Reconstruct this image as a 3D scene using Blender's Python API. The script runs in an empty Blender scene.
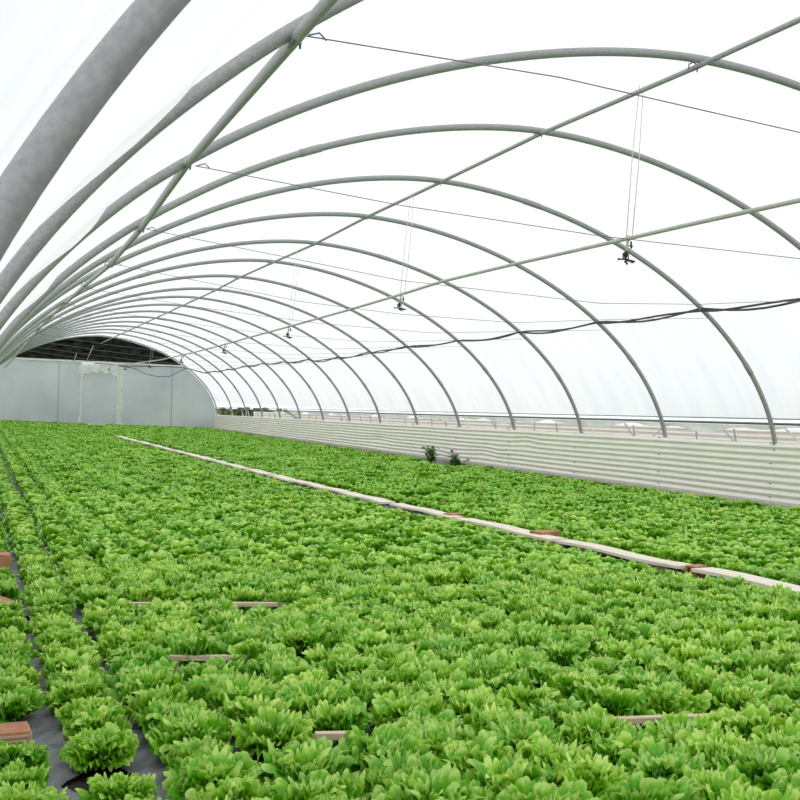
import bpy, bmesh, math, random
import numpy as np
from mathutils import Vector, Matrix

random.seed(7)
RNG = np.random.default_rng(11)
scene = bpy.context.scene
COL = scene.collection
PI = math.pi

# ------------------------------------------------------------------ scene settings
scene.view_settings.view_transform = 'Standard'
scene.view_settings.look = 'None'
scene.view_settings.gamma = 1.0
scene.view_settings.exposure = 0.29
scene.view_settings.use_curve_mapping = False
scene.cycles.use_denoising = True
scene.cycles.max_bounces = 12
scene.cycles.diffuse_bounces = 5
scene.cycles.transparent_max_bounces = 12
scene.cycles.transmission_bounces = 8

# ------------------------------------------------------------------ camera
CAM_Z = 1.82
RIGHT = Vector((0.93446372, -0.35536076, 0.02227749))
UP = Vector((-0.02821626, -0.0115374, 0.99953526))
FWD = Vector((0.35493858, 0.93465802, 0.02080824))
FPX, CX, CY = 1121.96, 400.1, 388.46
cam_data = bpy.data.cameras.new('camera')
cam = bpy.data.objects.new('camera', cam_data)
COL.objects.link(cam)
m = Matrix.Identity(4)
for i in range(3):
    m[i][0], m[i][1], m[i][2] = RIGHT[i], UP[i], -FWD[i]
m[2][3] = CAM_Z
cam.matrix_world = m
cam_data.sensor_width = 36.0
cam_data.lens = 36.0 * FPX / 800.0
cam_data.shift_y = (CY - 400.0) / 800.0
cam_data.clip_start = 0.05
cam_data.clip_end = 400.0
scene.camera = cam


def frame_pos(x, y, z):
    """where a world point falls in the frame (used only to count and choose heads)"""
    d = Vector((x, y, z - CAM_Z))
    dep = d.dot(FWD)
    if dep < 0.2:
        return None
    return CX + FPX * d.dot(RIGHT) / dep, CY - FPX * d.dot(UP) / dep, dep

# ------------------------------------------------------------------ helpers


def tag(o, label=None, cat=None, group=None, kind=None):
    if label: o['label'] = label
    if cat: o['category'] = cat
    if group: o['group'] = group
    if kind: o['kind'] = kind
    return o


def empty(name, loc=(0, 0, 0), rz=0.0):
    o = bpy.data.objects.new(name, None)
    o.location = loc
    o.rotation_euler = (0, 0, rz)
    o.empty_display_size = 0.1
    COL.objects.link(o)
    return o


def mesh_obj(name, verts, faces, mat=None, parent=None, smooth=True, attrs=None):
    me = bpy.data.meshes.new(name)
    me.from_pydata([tuple(v) for v in verts], [], [tuple(f) for f in faces])
    me.update()
    if smooth:
        me.polygons.foreach_set('use_smooth', [True] * len(me.polygons))
    if attrs:
        for k, v in attrs.items():
            a = me.attributes.new(k, 'FLOAT', 'POINT')
            a.data.foreach_set('value', np.asarray(v, dtype=np.float32))
    o = bpy.data.objects.new(name, me)
    if mat: me.materials.append(mat)
    COL.objects.link(o)
    if parent: o.parent = parent
    return o


def quick_mesh(name, V, Q, attrs, mat):
    """large quad mesh straight from numpy arrays"""
    me = bpy.data.meshes.new(name)
    nV, nQ = len(V), len(Q)
    me.vertices.add(nV)
    me.vertices.foreach_set('co', V.astype(np.float32).ravel())
    me.loops.add(nQ * 4)
    me.loops.foreach_set('vertex_index', Q.astype(np.int32).ravel())
    me.polygons.add(nQ)
    me.polygons.foreach_set('loop_start', np.arange(0, nQ * 4, 4, dtype=np.int32))
    me.polygons.foreach_set('use_smooth', np.ones(nQ, dtype=bool))
    me.update(calc_edges=True)
    me.validate()
    for k, v in attrs.items():
        a = me.attributes.new(k, 'FLOAT', 'POINT')
        a.data.foreach_set('value', v.astype(np.float32))
    me.materials.append(mat)
    return me


class MB:
    """collects simple solids into one mesh"""
    def __init__(self):
        self.v = []; self.f = []

    def box(self, c, size, rot=None):
        b = len(self.v)
        sx, sy, sz = size[0] / 2, size[1] / 2, size[2] / 2
        for z in (-sz, sz):
            for (x, y) in ((-sx, -sy), (sx, -sy), (sx, sy), (-sx, sy)):
                p = Vector((x, y, z))
                if rot is not None: p = rot @ p
                self.v.append((p.x + c[0], p.y + c[1], p.z + c[2]))
        for f in ((0, 3, 2, 1), (4, 5, 6, 7), (0, 1, 5, 4), (1, 2, 6, 5), (2, 3, 7, 6), (3, 0, 4, 7)):
            self.f.append(tuple(b + i for i in f))
        return self

    def tube(self, pts, rad, n=10, cap=True):
        pts = [Vector(p) for p in pts]
        rads = rad if hasattr(rad, '__len__') else [rad] * len(pts)
        b = len(self.v)
        t0 = (pts[1] - pts[0]).normalized()
        ref = Vector((0, 0, 1)) if abs(t0.z) < 0.9 else Vector((0, 1, 0))
        nrm = (ref - t0 * ref.dot(t0)).normalized()
        for i, p in enumerate(pts):
            a = pts[max(i - 1, 0)]; c = pts[min(i + 1, len(pts) - 1)]
            t = (c - a).normalized()
            nrm = (nrm - t * nrm.dot(t)).normalized()
            bn = t.cross(nrm)
            for k in range(n):
                an = 2 * PI * k / n
                q = p + (nrm * math.cos(an) + bn * math.sin(an)) * rads[i]
                self.v.append((q.x, q.y, q.z))
        for i in range(len(pts) - 1):
            for k in range(n):
                k2 = (k + 1) % n
                self.f.append((b + i * n + k, b + i * n + k2, b + (i + 1) * n + k2, b + (i + 1) * n + k))
        if cap:
            self.f.append(tuple(b + k for k in reversed(range(n))))
            e = b + (len(pts) - 1) * n
            self.f.append(tuple(e + k for k in range(n)))
        return self

    def build(self, name, mat, parent=None, smooth=True, bevel=0.0):
        o = mesh_obj(name, self.v, self.f, mat, parent, smooth)
        if bevel:
            md = o.modifiers.new('bevel', 'BEVEL'); md.width = bevel; md.segments = 2; md.limit_method = 'ANGLE'
        if smooth and bevel == 0:
            pass
        return o

# ------------------------------------------------------------------ materials


def new_mat(name):
    mt = bpy.data.materials.new(name)
    mt.use_nodes = True
    nt = mt.node_tree
    nt.nodes.clear()
    out = nt.nodes.new('ShaderNodeOutputMaterial')
    return mt, nt, out


def N(nt, t, **kw):
    n = nt.nodes.new(t)
    for k, v in kw.items():
        if k in n.inputs.keys():
            n.inputs[k].default_value = v
        else:
            setattr(n, k, v)
    return n


def ramp(nt, stops, fac):
    r = nt.nodes.new('ShaderNodeValToRGB')
    el = r.color_ramp.elements
    while len(el) < len(stops): el.new(0.5)
    for e, (p, c) in zip(el, stops):
        e.position = p; e.color = (*c, 1)
    nt.links.new(fac, r.inputs['Fac'])
    return r


def simple(name, c1, c2, scale=8.0, rough=0.6, metal=0.0, bump=0.0, stretch=(1, 1, 1), spec=0.4, detail=6.0, lo=0.3, hi=0.7):
    mt, nt, out = new_mat(name)
    tc = N(nt, 'ShaderNodeTexCoord')
    mp = N(nt, 'ShaderNodeMapping'); mp.inputs['Scale'].default_value = stretch
    nz = N(nt, 'ShaderNodeTexNoise', Scale=scale, Detail=detail)
    nt.links.new(tc.outputs['Object'], mp.inputs['Vector'])
    nt.links.new(mp.outputs['Vector'], nz.inputs['Vector'])
    r = ramp(nt, [(lo, c1), (hi, c2)], nz.outputs['Fac'])
    p = N(nt, 'ShaderNodeBsdfPrincipled', Roughness=rough, Metallic=metal)
    p.inputs['Specular IOR Level'].default_value = spec
    nt.links.new(r.outputs['Color'], p.inputs['Base Color'])
    if bump:
        bp = N(nt, 'ShaderNodeBump', Strength=bump, Distance=0.02)
        nt.links.new(nz.outputs['Fac'], bp.inputs['Height'])
        nt.links.new(bp.outputs['Normal'], p.inputs['Normal'])
    nt.links.new(p.outputs['BSDF'], out.inputs['Surface'])
    return mt


def translucent(name, c1, c2, t_col, w_trans=0.5, w_clear=0.0, scale=2.0, stretch=(1, 1, 1), gloss=0.08, bump=0.0):
    mt, nt, out = new_mat(name)
    tc = N(nt, 'ShaderNodeTexCoord')
    mp = N(nt, 'ShaderNodeMapping'); mp.inputs['Scale'].default_value = stretch
    nz = N(nt, 'ShaderNodeTexNoise', Scale=scale, Detail=5.0)
    nt.links.new(tc.outputs['Object'], mp.inputs['Vector'])
    nt.links.new(mp.outputs['Vector'], nz.inputs['Vector'])
    r = ramp(nt, [(0.35, c1), (0.65, c2)], nz.outputs['Fac'])
    df = N(nt, 'ShaderNodeBsdfDiffuse')
    tr = N(nt, 'ShaderNodeBsdfTranslucent')
    nt.links.new(r.outputs['Color'], df.inputs['Color'])
    mul = N(nt, 'ShaderNodeMixRGB', blend_type='MULTIPLY'); mul.inputs['Fac'].default_value = 1.0
    mul.inputs['Color2'].default_value = (*t_col, 1)
    nt.links.new(r.outputs['Color'], mul.inputs['Color1'])
    nt.links.new(mul.outputs['Color'], tr.inputs['Color'])
    mx = N(nt, 'ShaderNodeMixShader'); mx.inputs['Fac'].default_value = w_trans
    nt.links.new(df.outputs[0], mx.inputs[1]); nt.links.new(tr.outputs[0], mx.inputs[2])
    gl = N(nt, 'ShaderNodeBsdfGlossy', Roughness=0.25); gl.inputs['Color'].default_value = (1, 1, 1, 1)
    if bump:
        bp = N(nt, 'ShaderNodeBump', Strength=bump, Distance=0.05)
        nt.links.new(nz.outputs['Fac'], bp.inputs['Height'])
        for s in (df, tr, gl): nt.links.new(bp.outputs['Normal'], s.inputs['Normal'])
    mg = N(nt, 'ShaderNodeMixShader'); mg.inputs['Fac'].default_value = gloss
    nt.links.new(mx.outputs[0], mg.inputs[1]); nt.links.new(gl.outputs[0], mg.inputs[2])
    last = mg
    if w_clear > 0:
        cl = N(nt, 'ShaderNodeBsdfTransparent')
        mc = N(nt, 'ShaderNodeMixShader'); mc.inputs['Fac'].default_value = w_clear
        nt.links.new(mg.outputs[0], mc.inputs[1]); nt.links.new(cl.outputs[0], mc.inputs[2])
        last = mc
    nt.links.new(last.outputs[0], out.inputs['Surface'])
    return mt


def lettuce_mat(name, use_obj_random=True, pale=0.0):
    mt, nt, out = new_mat(name)
    at = N(nt, 'ShaderNodeAttribute', attribute_name='edge')
    tc = N(nt, 'ShaderNodeTexCoord')
    nz = N(nt, 'ShaderNodeTexNoise', Scale=38.0, Detail=4.0)
    nt.links.new(tc.outputs['Object'], nz.inputs['Vector'])
    if use_obj_random:
        oi = N(nt, 'ShaderNodeObjectInfo'); rnd = oi.outputs['Random']
    else:
        a2 = N(nt, 'ShaderNodeAttribute', attribute_name='head'); rnd = a2.outputs['Fac']
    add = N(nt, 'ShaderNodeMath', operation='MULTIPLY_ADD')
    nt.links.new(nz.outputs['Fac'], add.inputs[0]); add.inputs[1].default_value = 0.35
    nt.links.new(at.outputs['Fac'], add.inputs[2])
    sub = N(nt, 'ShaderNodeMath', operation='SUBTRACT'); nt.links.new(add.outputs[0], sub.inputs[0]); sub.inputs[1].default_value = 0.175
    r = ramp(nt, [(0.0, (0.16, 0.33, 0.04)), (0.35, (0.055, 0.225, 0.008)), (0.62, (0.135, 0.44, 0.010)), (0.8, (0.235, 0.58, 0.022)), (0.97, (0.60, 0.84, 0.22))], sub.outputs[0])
    hs = N(nt, 'ShaderNodeHueSaturation')
    mr = N(nt, 'ShaderNodeMapRange'); nt.links.new(rnd, mr.inputs['Value'])
    mr.inputs['To Min'].default_value = 0.485; mr.inputs['To Max'].default_value = 0.512
    nt.links.new(mr.outputs['Result'], hs.inputs['Hue'])
    mv = N(nt, 'ShaderNodeMapRange'); nt.links.new(rnd, mv.inputs['Value'])
    mv.inputs['To Min'].default_value = 1.12; mv.inputs['To Max'].default_value = 0.88
    nt.links.new(mv.outputs['Result'], hs.inputs['Value'])
    nt.links.new(r.outputs['Color'], hs.inputs['Color'])
    p = N(nt, 'ShaderNodeBsdfPrincipled', Roughness=0.42)
    p.inputs['Specular IOR Level'].default_value = 0.45
    nt.links.new(hs.outputs['Color'], p.inputs['Base Color'])
    bp = N(nt, 'ShaderNodeBump', Strength=0.35, Distance=0.01)
    nt.links.new(nz.outputs['Fac'], bp.inputs['Height']); nt.links.new(bp.outputs['Normal'], p.inputs['Normal'])
    tr = N(nt, 'ShaderNodeBsdfTranslucent')
    mul = N(nt, 'ShaderNodeMixRGB', blend_type='MULTIPLY'); mul.inputs['Fac'].default_value = 1.0
    mul.inputs['Color2'].default_value = (1.0, 1.0, 0.6, 1)
    nt.links.new(hs.outputs['Color'], mul.inputs['Color1']); nt.links.new(mul.outputs['Color'], tr.inputs['Color'])
    mx = N(nt, 'ShaderNodeMixShader'); mx.inputs['Fac'].default_value = 0.22
    nt.links.new(p.outputs[0], mx.inputs[1]); nt.links.new(tr.outputs[0], mx.inputs[2])
    nt.links.new(mx.outputs[0], out.inputs['Surface'])
    return mt


M = {}
M['steel'] = simple('galvanised_steel', (0.31, 0.32, 0.325), (0.42, 0.43, 0.43), scale=40, rough=0.5, metal=0.15, bump=0.08, detail=8)
M['steel_dark'] = simple('weathered_steel', (0.13, 0.14, 0.14), (0.22, 0.23, 0.23), scale=30, rough=0.5, metal=0.3)
M['white_pipe'] = simple('white_plastic_pipe', (0.42, 0.42, 0.40), (0.54, 0.54, 0.51), scale=12, rough=0.45)
M['cream_plastic'] = simple('cream_plastic', (0.62, 0.58, 0.42), (0.72, 0.68, 0.52), scale=20, rough=0.4)
M['black_plastic'] = simple('black_plastic', (0.012, 0.012, 0.018), (0.03, 0.03, 0.04), scale=20, rough=0.4)
M['cable'] = simple('dark_cable', (0.05, 0.05, 0.055), (0.10, 0.10, 0.11), scale=14, rough=0.55)
M['wire'] = simple('thin_wire', (0.16, 0.16, 0.19), (0.26, 0.26, 0.29), scale=14, rough=0.5)
M['cord'] = simple('white_cord', (0.66, 0.60, 0.60), (0.78, 0.74, 0.74), scale=14, rough=0.7)
M['film'] = translucent('polythene_film', (0.90, 0.915, 0.93), (0.985, 0.985, 0.98), (1, 1, 1), w_trans=0.80, w_clear=0.18, scale=0.9, stretch=(0.4, 2.6, 0.4), gloss=0.03, bump=0.3)
M['loose_film'] = translucent('loose_white_film', (0.82, 0.84, 0.80), (0.92, 0.93, 0.90), (1, 1, 1), w_trans=0.35, scale=5, gloss=0.04)
M['panel'] = translucent('grey_clouded_panel', (0.45, 0.50, 0.515), (0.58, 0.62, 0.62), (1, 1.02, 1.0), w_trans=0.45, scale=0.35, gloss=0.04)
M['seam'] = simple('grey_seam_strip', (0.30, 0.34, 0.34), (0.38, 0.42, 0.42), scale=6, rough=0.6)
M['net'] = simple('dark_shade_net', (0.004, 0.005, 0.004), (0.045, 0.048, 0.036), scale=1.6, rough=0.95, stretch=(1.2, 1, 3.0), detail=10, lo=0.35, hi=0.75, spec=0.05)
M['cream_metal'] = simple('cream_painted_corrugated_metal', (0.95, 0.89, 0.83), (0.98, 0.93, 0.88), scale=1.2, rough=0.45)
M['concrete'] = simple('pale_concrete', (0.36, 0.34, 0.29), (0.52, 0.50, 0.43), scale=5, rough=0.9, bump=0.2)
M['soil'] = simple('dark_soil', (0.018, 0.014, 0.011), (0.06, 0.047, 0.036), scale=9, rough=0.95, bump=0.6)
M['mulch'] = simple('grey_mulch_film', (0.10, 0.11, 0.125), (0.20, 0.21, 0.23), scale=5, rough=0.5, bump=0.3)
M['board'] = simple('sun_bleached_board', (0.74, 0.65, 0.50), (0.92, 0.86, 0.74), scale=3, rough=0.8, stretch=(10, 1, 10), bump=0.15)
M['lath'] = simple('pale_wooden_lath', (0.60, 0.46, 0.30), (0.76, 0.63, 0.46), scale=4, rough=0.8, stretch=(1, 10, 10))
M['clay'] = simple('terracotta_clay', (0.40, 0.16, 0.08), (0.58, 0.30, 0.18), scale=10, rough=0.85, bump=0.15)
M['clay_pale'] = simple('pale_dusty_clay', (0.50, 0.38, 0.24), (0.62, 0.50, 0.34), scale=14, rough=0.9, bump=0.15)
M['white_wood'] = simple('white_painted_timber', (0.62, 0.63, 0.60), (0.80, 0.81, 0.78), scale=6, rough=0.6)
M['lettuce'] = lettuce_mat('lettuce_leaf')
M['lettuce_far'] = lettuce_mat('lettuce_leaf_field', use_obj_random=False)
M['weed'] = simple('dark_weed_leaf', (0.06, 0.16, 0.04), (0.15, 0.30, 0.09), scale=12, rough=0.5)
M['weed_stem'] = simple('weed_stem', (0.06, 0.12, 0.03), (0.10, 0.18, 0.05), scale=12, rough=0.6)
M['outside_grass'] = simple('outside_ground', (0.42, 0.42, 0.36), (0.55, 0.54, 0.47), scale=0.8, rough=0.95)
M['hedge'] = simple('olive_hedge', (0.05, 0.075, 0.025), (0.16, 0.19, 0.07), scale=4, rough=0.9)

# ------------------------------------------------------------------ world: bright overcast
w = bpy.data.worlds.new('overcast_sky')
scene.world = w
w.use_nodes = True
nt = w.node_tree
nt.nodes.clear()
wo = nt.nodes.new('ShaderNodeOutputWorld')
bg = nt.nodes.new('ShaderNodeBackground')
tc = nt.nodes.new('ShaderNodeTexCoord')
nz = N(nt, 'ShaderNodeTexNoise', Scale=2.2, Detail=3.0)
nt.links.new(tc.outputs['Generated'], nz.inputs['Vector'])
rp = ramp(nt, [(0.38, (0.86, 0.93, 1.0)), (0.58, (1.0, 1.0, 1.0))], nz.outputs['Fac'])
nt.links.new(rp.outputs['Color'], bg.inputs['Color'])
bg.inputs['Strength'].default_value = 1.0
nt.links.new(bg.outputs[0], wo.inputs['Surface'])

sun_d = bpy.data.lights.new('veiled_sun', 'SUN')
sun_d.energy = 0.5
sun_d.angle = math.radians(25)
sun_d.color = (1.0, 0.97, 0.92)
sun = bpy.data.objects.new('veiled_sun', sun_d)
sun.rotation_euler = (math.radians(20), math.radians(-5), 0)
COL.objects.link(sun)

# ------------------------------------------------------------------ tunnel geometry
XC, AX, BZ, NP_, ZC = 7.2718, 7.6008, 4.8563, 1.8149, 0.9638
STEP, K0 = 3.84457, 4.68902
XW = 14.8129
Y_END = (K0 + 14.28) * STEP            # far gable
CORR = {-2: ([0.0573, -0.0257, 0.0657, -0.0597], 1.85, 2.5), -1: ([0.0352, -0.1074, -0.048, 0.0428], 0.85, 2.3),
        0: ([-0.0229, -0.1117, -0.0394, 0.0507], 0.06, 2.16), 1: ([0.0118, 0.0155, 0.0119, 0.0274], 0.06, 2.05),
        2: ([0.0378, 0.0713, -0.0085, -0.0101], 0.06, 1.93), 3: ([-0.0402, -0.0303, 0.0274, -0.003], 0.06, 1.85),
        4: ([-0.033, -0.0154, 0.0592, -0.02], 0.06, 1.8), 5: ([-0.045, -0.05], 0.06, 1.5),
        -3: ([-0.0744, 0.1153], 2.3, 2.52), -4: ([-0.0576, 0.0756], 2.7, 2.9)}


def hoop_y(k):
    return (K0 + k) * STEP


def corr(k, th):
    k = int(k)
    if k not in CORR: return 0.0
    c, lo, hi = CORR[k]
    t = min(max(th, lo), hi) - 1.57
    r = 0.0
    for a in c: r = r * t + a
    return r


def rise(k):
    return 0.35 * (max(k - 4, 0) / 10.28) ** 1.5 if k is not None else 0.0


def prof(th, k=None, off=0.0):
    """point of the hoop centre line at polar angle th (0 = right foot, pi = left foot)"""
    c, s = math.cos(th), math.sin(th)
    R = (abs(c) ** NP_ + abs(s) ** NP_) ** (-1.0 / NP_)
    dx, dz = AX * R * c, BZ * R * s
    L = math.hypot(dx, dz)
    e = off
    if k is not None:
        f = math.floor(k); t = k - f
        e += corr(f, th) * (1 - t) + corr(f + 1, th) * t
    return XC + dx * (1 + e / L), ZC + dz * (1 + e / L) + rise(k)


def th_for_z(z, right=True):
    lo, hi = 0.0, PI / 2
    for _ in range(50):
        md = (lo + hi) / 2
        if prof(md)[1] < z: lo = md
        else: hi = md
    return lo if right else PI - lo


def ground(x, y):
    y = max(y, 0.0)
    return (y / 72.0) ** 2.6 * (0.60 - 0.30 * min(max(x, 0), 15) / 14.8)


TUBE = 0.047
ORD = ['first', 'second', 'third', 'fourth', 'fifth', 'sixth', 'seventh', 'eighth', 'ninth', 'tenth', 'eleventh', 'twelfth',
       'thirteenth', 'fourteenth', 'fifteenth', 'sixteenth', 'seventeenth', 'eighteenth', 'nineteenth', 'twentieth']
ORD += ['twenty-' + o for o in ORD[:9]] + ['thirtieth'] + ['thirty-' + o for o in ORD[:9]] + ['fortieth'] + ['forty-' + o for o in ORD[:9]]

LEFT_J = {-4: (1.72, 3.83), -3: (1.747, 3.835), -2: (1.776, 3.848), -1: (1.888, 3.816), 0: (1.937, 3.814), 1: (1.92, 3.879), 2: (1.843, 3.856), 3: (1.788, 3.846), 4: (1.704, 3.781)}
RIDGE_J = {-2: (7.335, 5.477), -1: (7.445, 5.615), 0: (7.505, 5.628), 1: (7.468, 5.607), 2: (7.486, 5.557), 3: (7.411, 5.545), 4: (7.365, 5.535)}


def left_pt(k):
    x, z = LEFT_J.get(k, (1.75, 3.80)); return Vector((x, hoop_y(k), z + 0.22))


def ridge_pt(k):
    x, z = RIDGE_J.get(k, (7.40, 5.50)); return Vector((x, hoop_y(k), z + 0.22))


# ------------------------------------------------------------------ setting: ground, walls, film
def grid_obj(name, xs, ys, fz, mat, kind='structure'):
    V = [(x, y, fz(x, y)) for y in ys for x in xs]
    n = len(xs)
    F = [(j * n + i, j * n + i + 1, (j + 1) * n + i + 1, (j + 1) * n + i) for j in range(len(ys) - 1) for i in range(n - 1)]
    o = mesh_obj(name, V, F, mat)
    o['kind'] = kind
    return o


floor = grid_obj('floor', np.linspace(-0.6, 15.2, 18), np.linspace(-4, 76, 41), lambda x, y: ground(x, y) - 0.03, M['soil'])
outside = grid_obj('ground_outside', np.linspace(-60, 90, 6), np.linspace(-60, 160, 6), lambda x, y: -0.12, M['outside_grass'])


def wall_base(y):
    return 0.165 + 0.0058 * (y - 17.0) if y > 0 else 0.07


def corrugated(name, x, y0, y1, top, flip=1, dent=True):
    """cream sheet metal with horizontal ridges"""
    ys = np.arange(y0, y1 + 0.01, 0.25)
    nr = 9
    per = 8
    nz_ = nr * per + 1
    V = []; F = []
    for y in ys:
        b = wall_base(y)
        seam = 0.006 * ((y % 3.84) / 3.84)
        for j in range(nz_):
            u = j / (nz_ - 1)
            z = b + (top - b) * u
            dz = dx = 0.0
            if dent:
                for (yc, uc, sy, a) in ((28.6, 0.72, 0.5, 0.05), (31.5, 0.3, 0.8, 0.04), (30.3, 0.45, 0.5, -0.03), (41.0, 0.4, 1.2, 0.05), (33.9, 0.2, 0.7, -0.04), (46, 0.6, 1.0, 0.03)):
                    g = math.exp(-((y - yc) / sy) ** 2 - ((u - uc) / 0.16) ** 2)
                    dz += a * g; dx += 0.6 * a * g
            ph = 2 * PI * nr * u
            V.append((x + flip * (0.017 * math.cos(ph) + seam + dx), y, z + dz + 0.004 * math.sin(y * 0.9)))
    for i in range(len(ys) - 1):
        for j in range(nz_ - 1):
            a = i * nz_ + j
            F.append((a, a + 1, a + nz_ + 1, a + nz_))
    o = mesh_obj(name, V, F, M['cream_metal'])
    sd = o.modifiers.new('thick', 'SOLIDIFY'); sd.thickness = 0.004
    tag(o, 'cream corrugated metal side wall with horizontal ridges', None, None, 'structure')
    return o


wall_r = corrugated('wall_right', XW - 0.085, -4.0, Y_END - 0.05, 1.366)
wall_l = corrugated('wall_left', -0.25, -4.0, Y_END - 0.05, 1.1, -1, False)
for k in range(0, 6):
    for u in (0.12, 0.38, 0.62, 0.95):
        y = hoop_y(k) + 0.05
        z = wall_base(y) + (1.366 - wall_base(y)) * (round(u * 9) / 9)
        s = MB().tube([(XW - 0.128, y, z), (XW - 0.10, y, z)], 0.013, 8).build('screw', M['steel_dark'], wall_r)

# pale concrete kerb under the right wall
V = []; F = []
for i, y in enumerate(np.arange(-4, Y_END, 1.0)):
    t = wall_base(y) + 0.015
    for (x, z) in ((XW - 0.16, -0.1), (XW - 0.155, t - 0.03), (XW - 0.14, t), (XW + 0.1, t), (XW + 0.1, -0.1)):
        V.append((x, y, z))
    if i:
        a = (i - 1) * 5
        for j in range(4): F.append((a + j, a + j + 1, a + 5 + j + 1, a + 5 + j))
kerb = mesh_obj('trim_1', V, F, M['concrete'], smooth=False)
tag(kerb, 'pale concrete kerb along the foot of the cream corrugated wall', None, None, 'structure')

# film cover
TH_R, TH_L = th_for_z(1.86, True), th_for_z(0.75, False)
nth = 110
ks = [round(-5.6 + 0.1 * i, 3) for i in range(int((14.28 + 5.6) / 0.1) + 1)] + [14.28]
V = []; F = []
for k in ks:
    f = k - math.floor(k)
    sag0 = math.sin(PI * f) ** 0.8 if 0 < f < 1 else 0.0
    if k > 14: sag0 = 0
    for j in range(nth):
        u = j / (nth - 1)
        th = TH_R + (TH_L - TH_R) * u
        left = min(1.0, max(0.0, (th - 1.7) / 0.9))
        b = int(math.floor(k))
        wob = 0.5 + 0.5 * math.sin(th * 5.1 + b * 2.3)
        sag = sag0 * (0.012 + left * 0.04 * wob)
        c_, w_, a_ = {-4: (2.665, 0.10, 0.15), -3: (2.665, 0.07, 0.12), -2: (2.69, 0.05, 0.08), -1: (2.70, 0.05, 0.05)}.get(b, (2.70, 0.06, 0.03 * wob))
        sag += 4 * f * (1 - f) * a_ * math.exp(-((th - c_) / w_) ** 2)
        rip = 0.006 * math.sin(th * 31 + b) * sag0
        x, z = prof(th, k, TUBE + 0.008 - sag + rip)
        V.append((x, hoop_y(k), z))
for i in range(len(ks) - 1):
    for j in range(nth - 1):
        a = i * nth + j
        F.append((a, a + 1, a + nth + 1, a + nth))
film = mesh_obj('ceiling', V, F, M['film'])
tag(film, 'translucent white polythene cover stretched over the hoops', None, None, 'structure')

# ------------------------------------------------------------------ hoops
CAM_HOOPS = list(range(-4, 15))
for idx, k in enumerate(CAM_HOOPS):
    kk = k if k < 14 else 14.2
    y = hoop_y(kk)
    root = empty('greenhouse_hoop', (XC, y, 0))
    if k == -4:
        lab = 'thick grey galvanised hoop nearest the camera, crossing the upper left corner'
    elif k == 14:
        lab = 'galvanised end hoop farthest away, framing the dark gable and grey panels'
    elif k == -3:
        lab = 'second grey galvanised hoop from the camera, partly hidden behind sagging white film'
    else:
        lab = f'{ORD[idx]} grey galvanised hoop from the camera, arching over the lettuce beds'
    tag(root, lab, 'hoop', 'galvanised hoops carrying the white film')
    ths = [i * PI / 120 for i in range(121)]
    pts = []
    xr, zr = prof(0.0, kk)
    pts.append((xr - XC + 0.0, 0, ground(15, y) - 0.02))
    for th in ths:
        x, z = prof(th, kk)
        pts.append((x - XC, 0, z))
    xl, zl = prof(PI, kk)
    pts.append((xl - XC, 0, ground(0, y) - 0.02))
    n = 20 if k < 1 else 12
    MB().tube(pts, TUBE, n).build('tube', M['steel'], root)
    # couplings where two bent lengths meet
    for tc_ in (0.47, 2.02) if k % 2 else (0.40, 1.30):
        c = [prof(tc_ + d, kk) for d in (-0.022, -0.011, 0, 0.011, 0.022)]
        MB().tube([(x - XC, 0, z) for x, z in c], TUBE + 0.007, n).build('coupling', M['steel'], root)
    # clamps at the purlins
    if k < 14:
        for P in (left_pt(k), ridge_pt(k)):
            a = math.atan2(P.z - ZC, P.x - XC)
            cx_, cz_ = P.x - XC, P.z
            cl = MB()
            cl.tube([(cx_ - 0.075, 0.045, cz_ - 0.03), (cx_ - 0.06, 0.06, cz_ + 0.03), (cx_, 0.068, cz_ + 0.06), (cx_ + 0.05, 0.06, cz_ + 0.03), (cx_ + 0.04, 0.05, cz_ - 0.05)], 0.008, 6)
            cl.tube([(cx_ - 0.03, -0.06, cz_ - 0.045), (cx_ - 0.03, 0.06, cz_ - 0.045)], 0.012, 6)
            cl.build('clamp', M['steel_dark'], root)

# ------------------------------------------------------------------ purlins
def purlin(name, fn, rad, drop, label, kend=13):
    pts = []
    p0, p1 = fn(-4), fn(-3)
    pts.append(p0 + (p0 - p1) * 1.0)
    for k in range(-4, kend + 1): pts.append(fn(k))
    e = fn(kend); e = e.copy(); e.y = Y_END - 0.1; pts.append(e)
    pts = [p + Vector((0, 0, drop)) for p in pts]
    base = pts[0].copy()
    o = MB().tube([p - base for p in pts], rad, 12).build(name, M['steel'])
    o.location = base
    tag(o, label, 'purlin')
    return o


purlin('ridge_purlin', ridge_pt, 0.03, -0.01, 'long thin galvanised tube running along under the ridge of the hoops')
purlin('side_purlin', left_pt, 0.038, -0.01, 'long galvanised tube running along the left shoulder of the hoops')

# pale sprinkler pipe hanging under the ridge
PIPE = [(7.2, -2.0, 3.62), (7.2, 4, 3.65), (7.2, 8.49, 3.67), (7.2, 9.3, 3.685), (7.2, 10.23, 3.70), (7.2, 11.52, 3.715), (7.2, 14.43, 3.755), (7.2, 17.07, 3.775), (7.2, 19.07, 3.73),
        (7.2, 22.3, 3.68), (7.2, 25.76, 3.645), (7.2, 30.68, 3.60), (7.2, 34.26, 3.56), (7.2, 39.27, 3.53), (7.2, 47.16, 3.53), (7.2, 60.86, 3.74), (7.2, 70.5, 4.0)]
PIPE = [Vector((a, b, c + 0.22)) for a, b, c in PIPE]


def pipe_z(y):
    for a, b in zip(PIPE[:-1], PIPE[1:]):
        if a.y <= y <= b.y:
            return a.z + (b.z - a.z) * (y - a.y) / (b.y - a.y)
    return PIPE[-1].z


o = MB().tube(PIPE, 0.025, 12).build('sprinkler_pipe', M['white_pipe'])
tag(o, 'long pale irrigation pipe slung below the ridge with sprinklers hanging from it', 'pipe')

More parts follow.
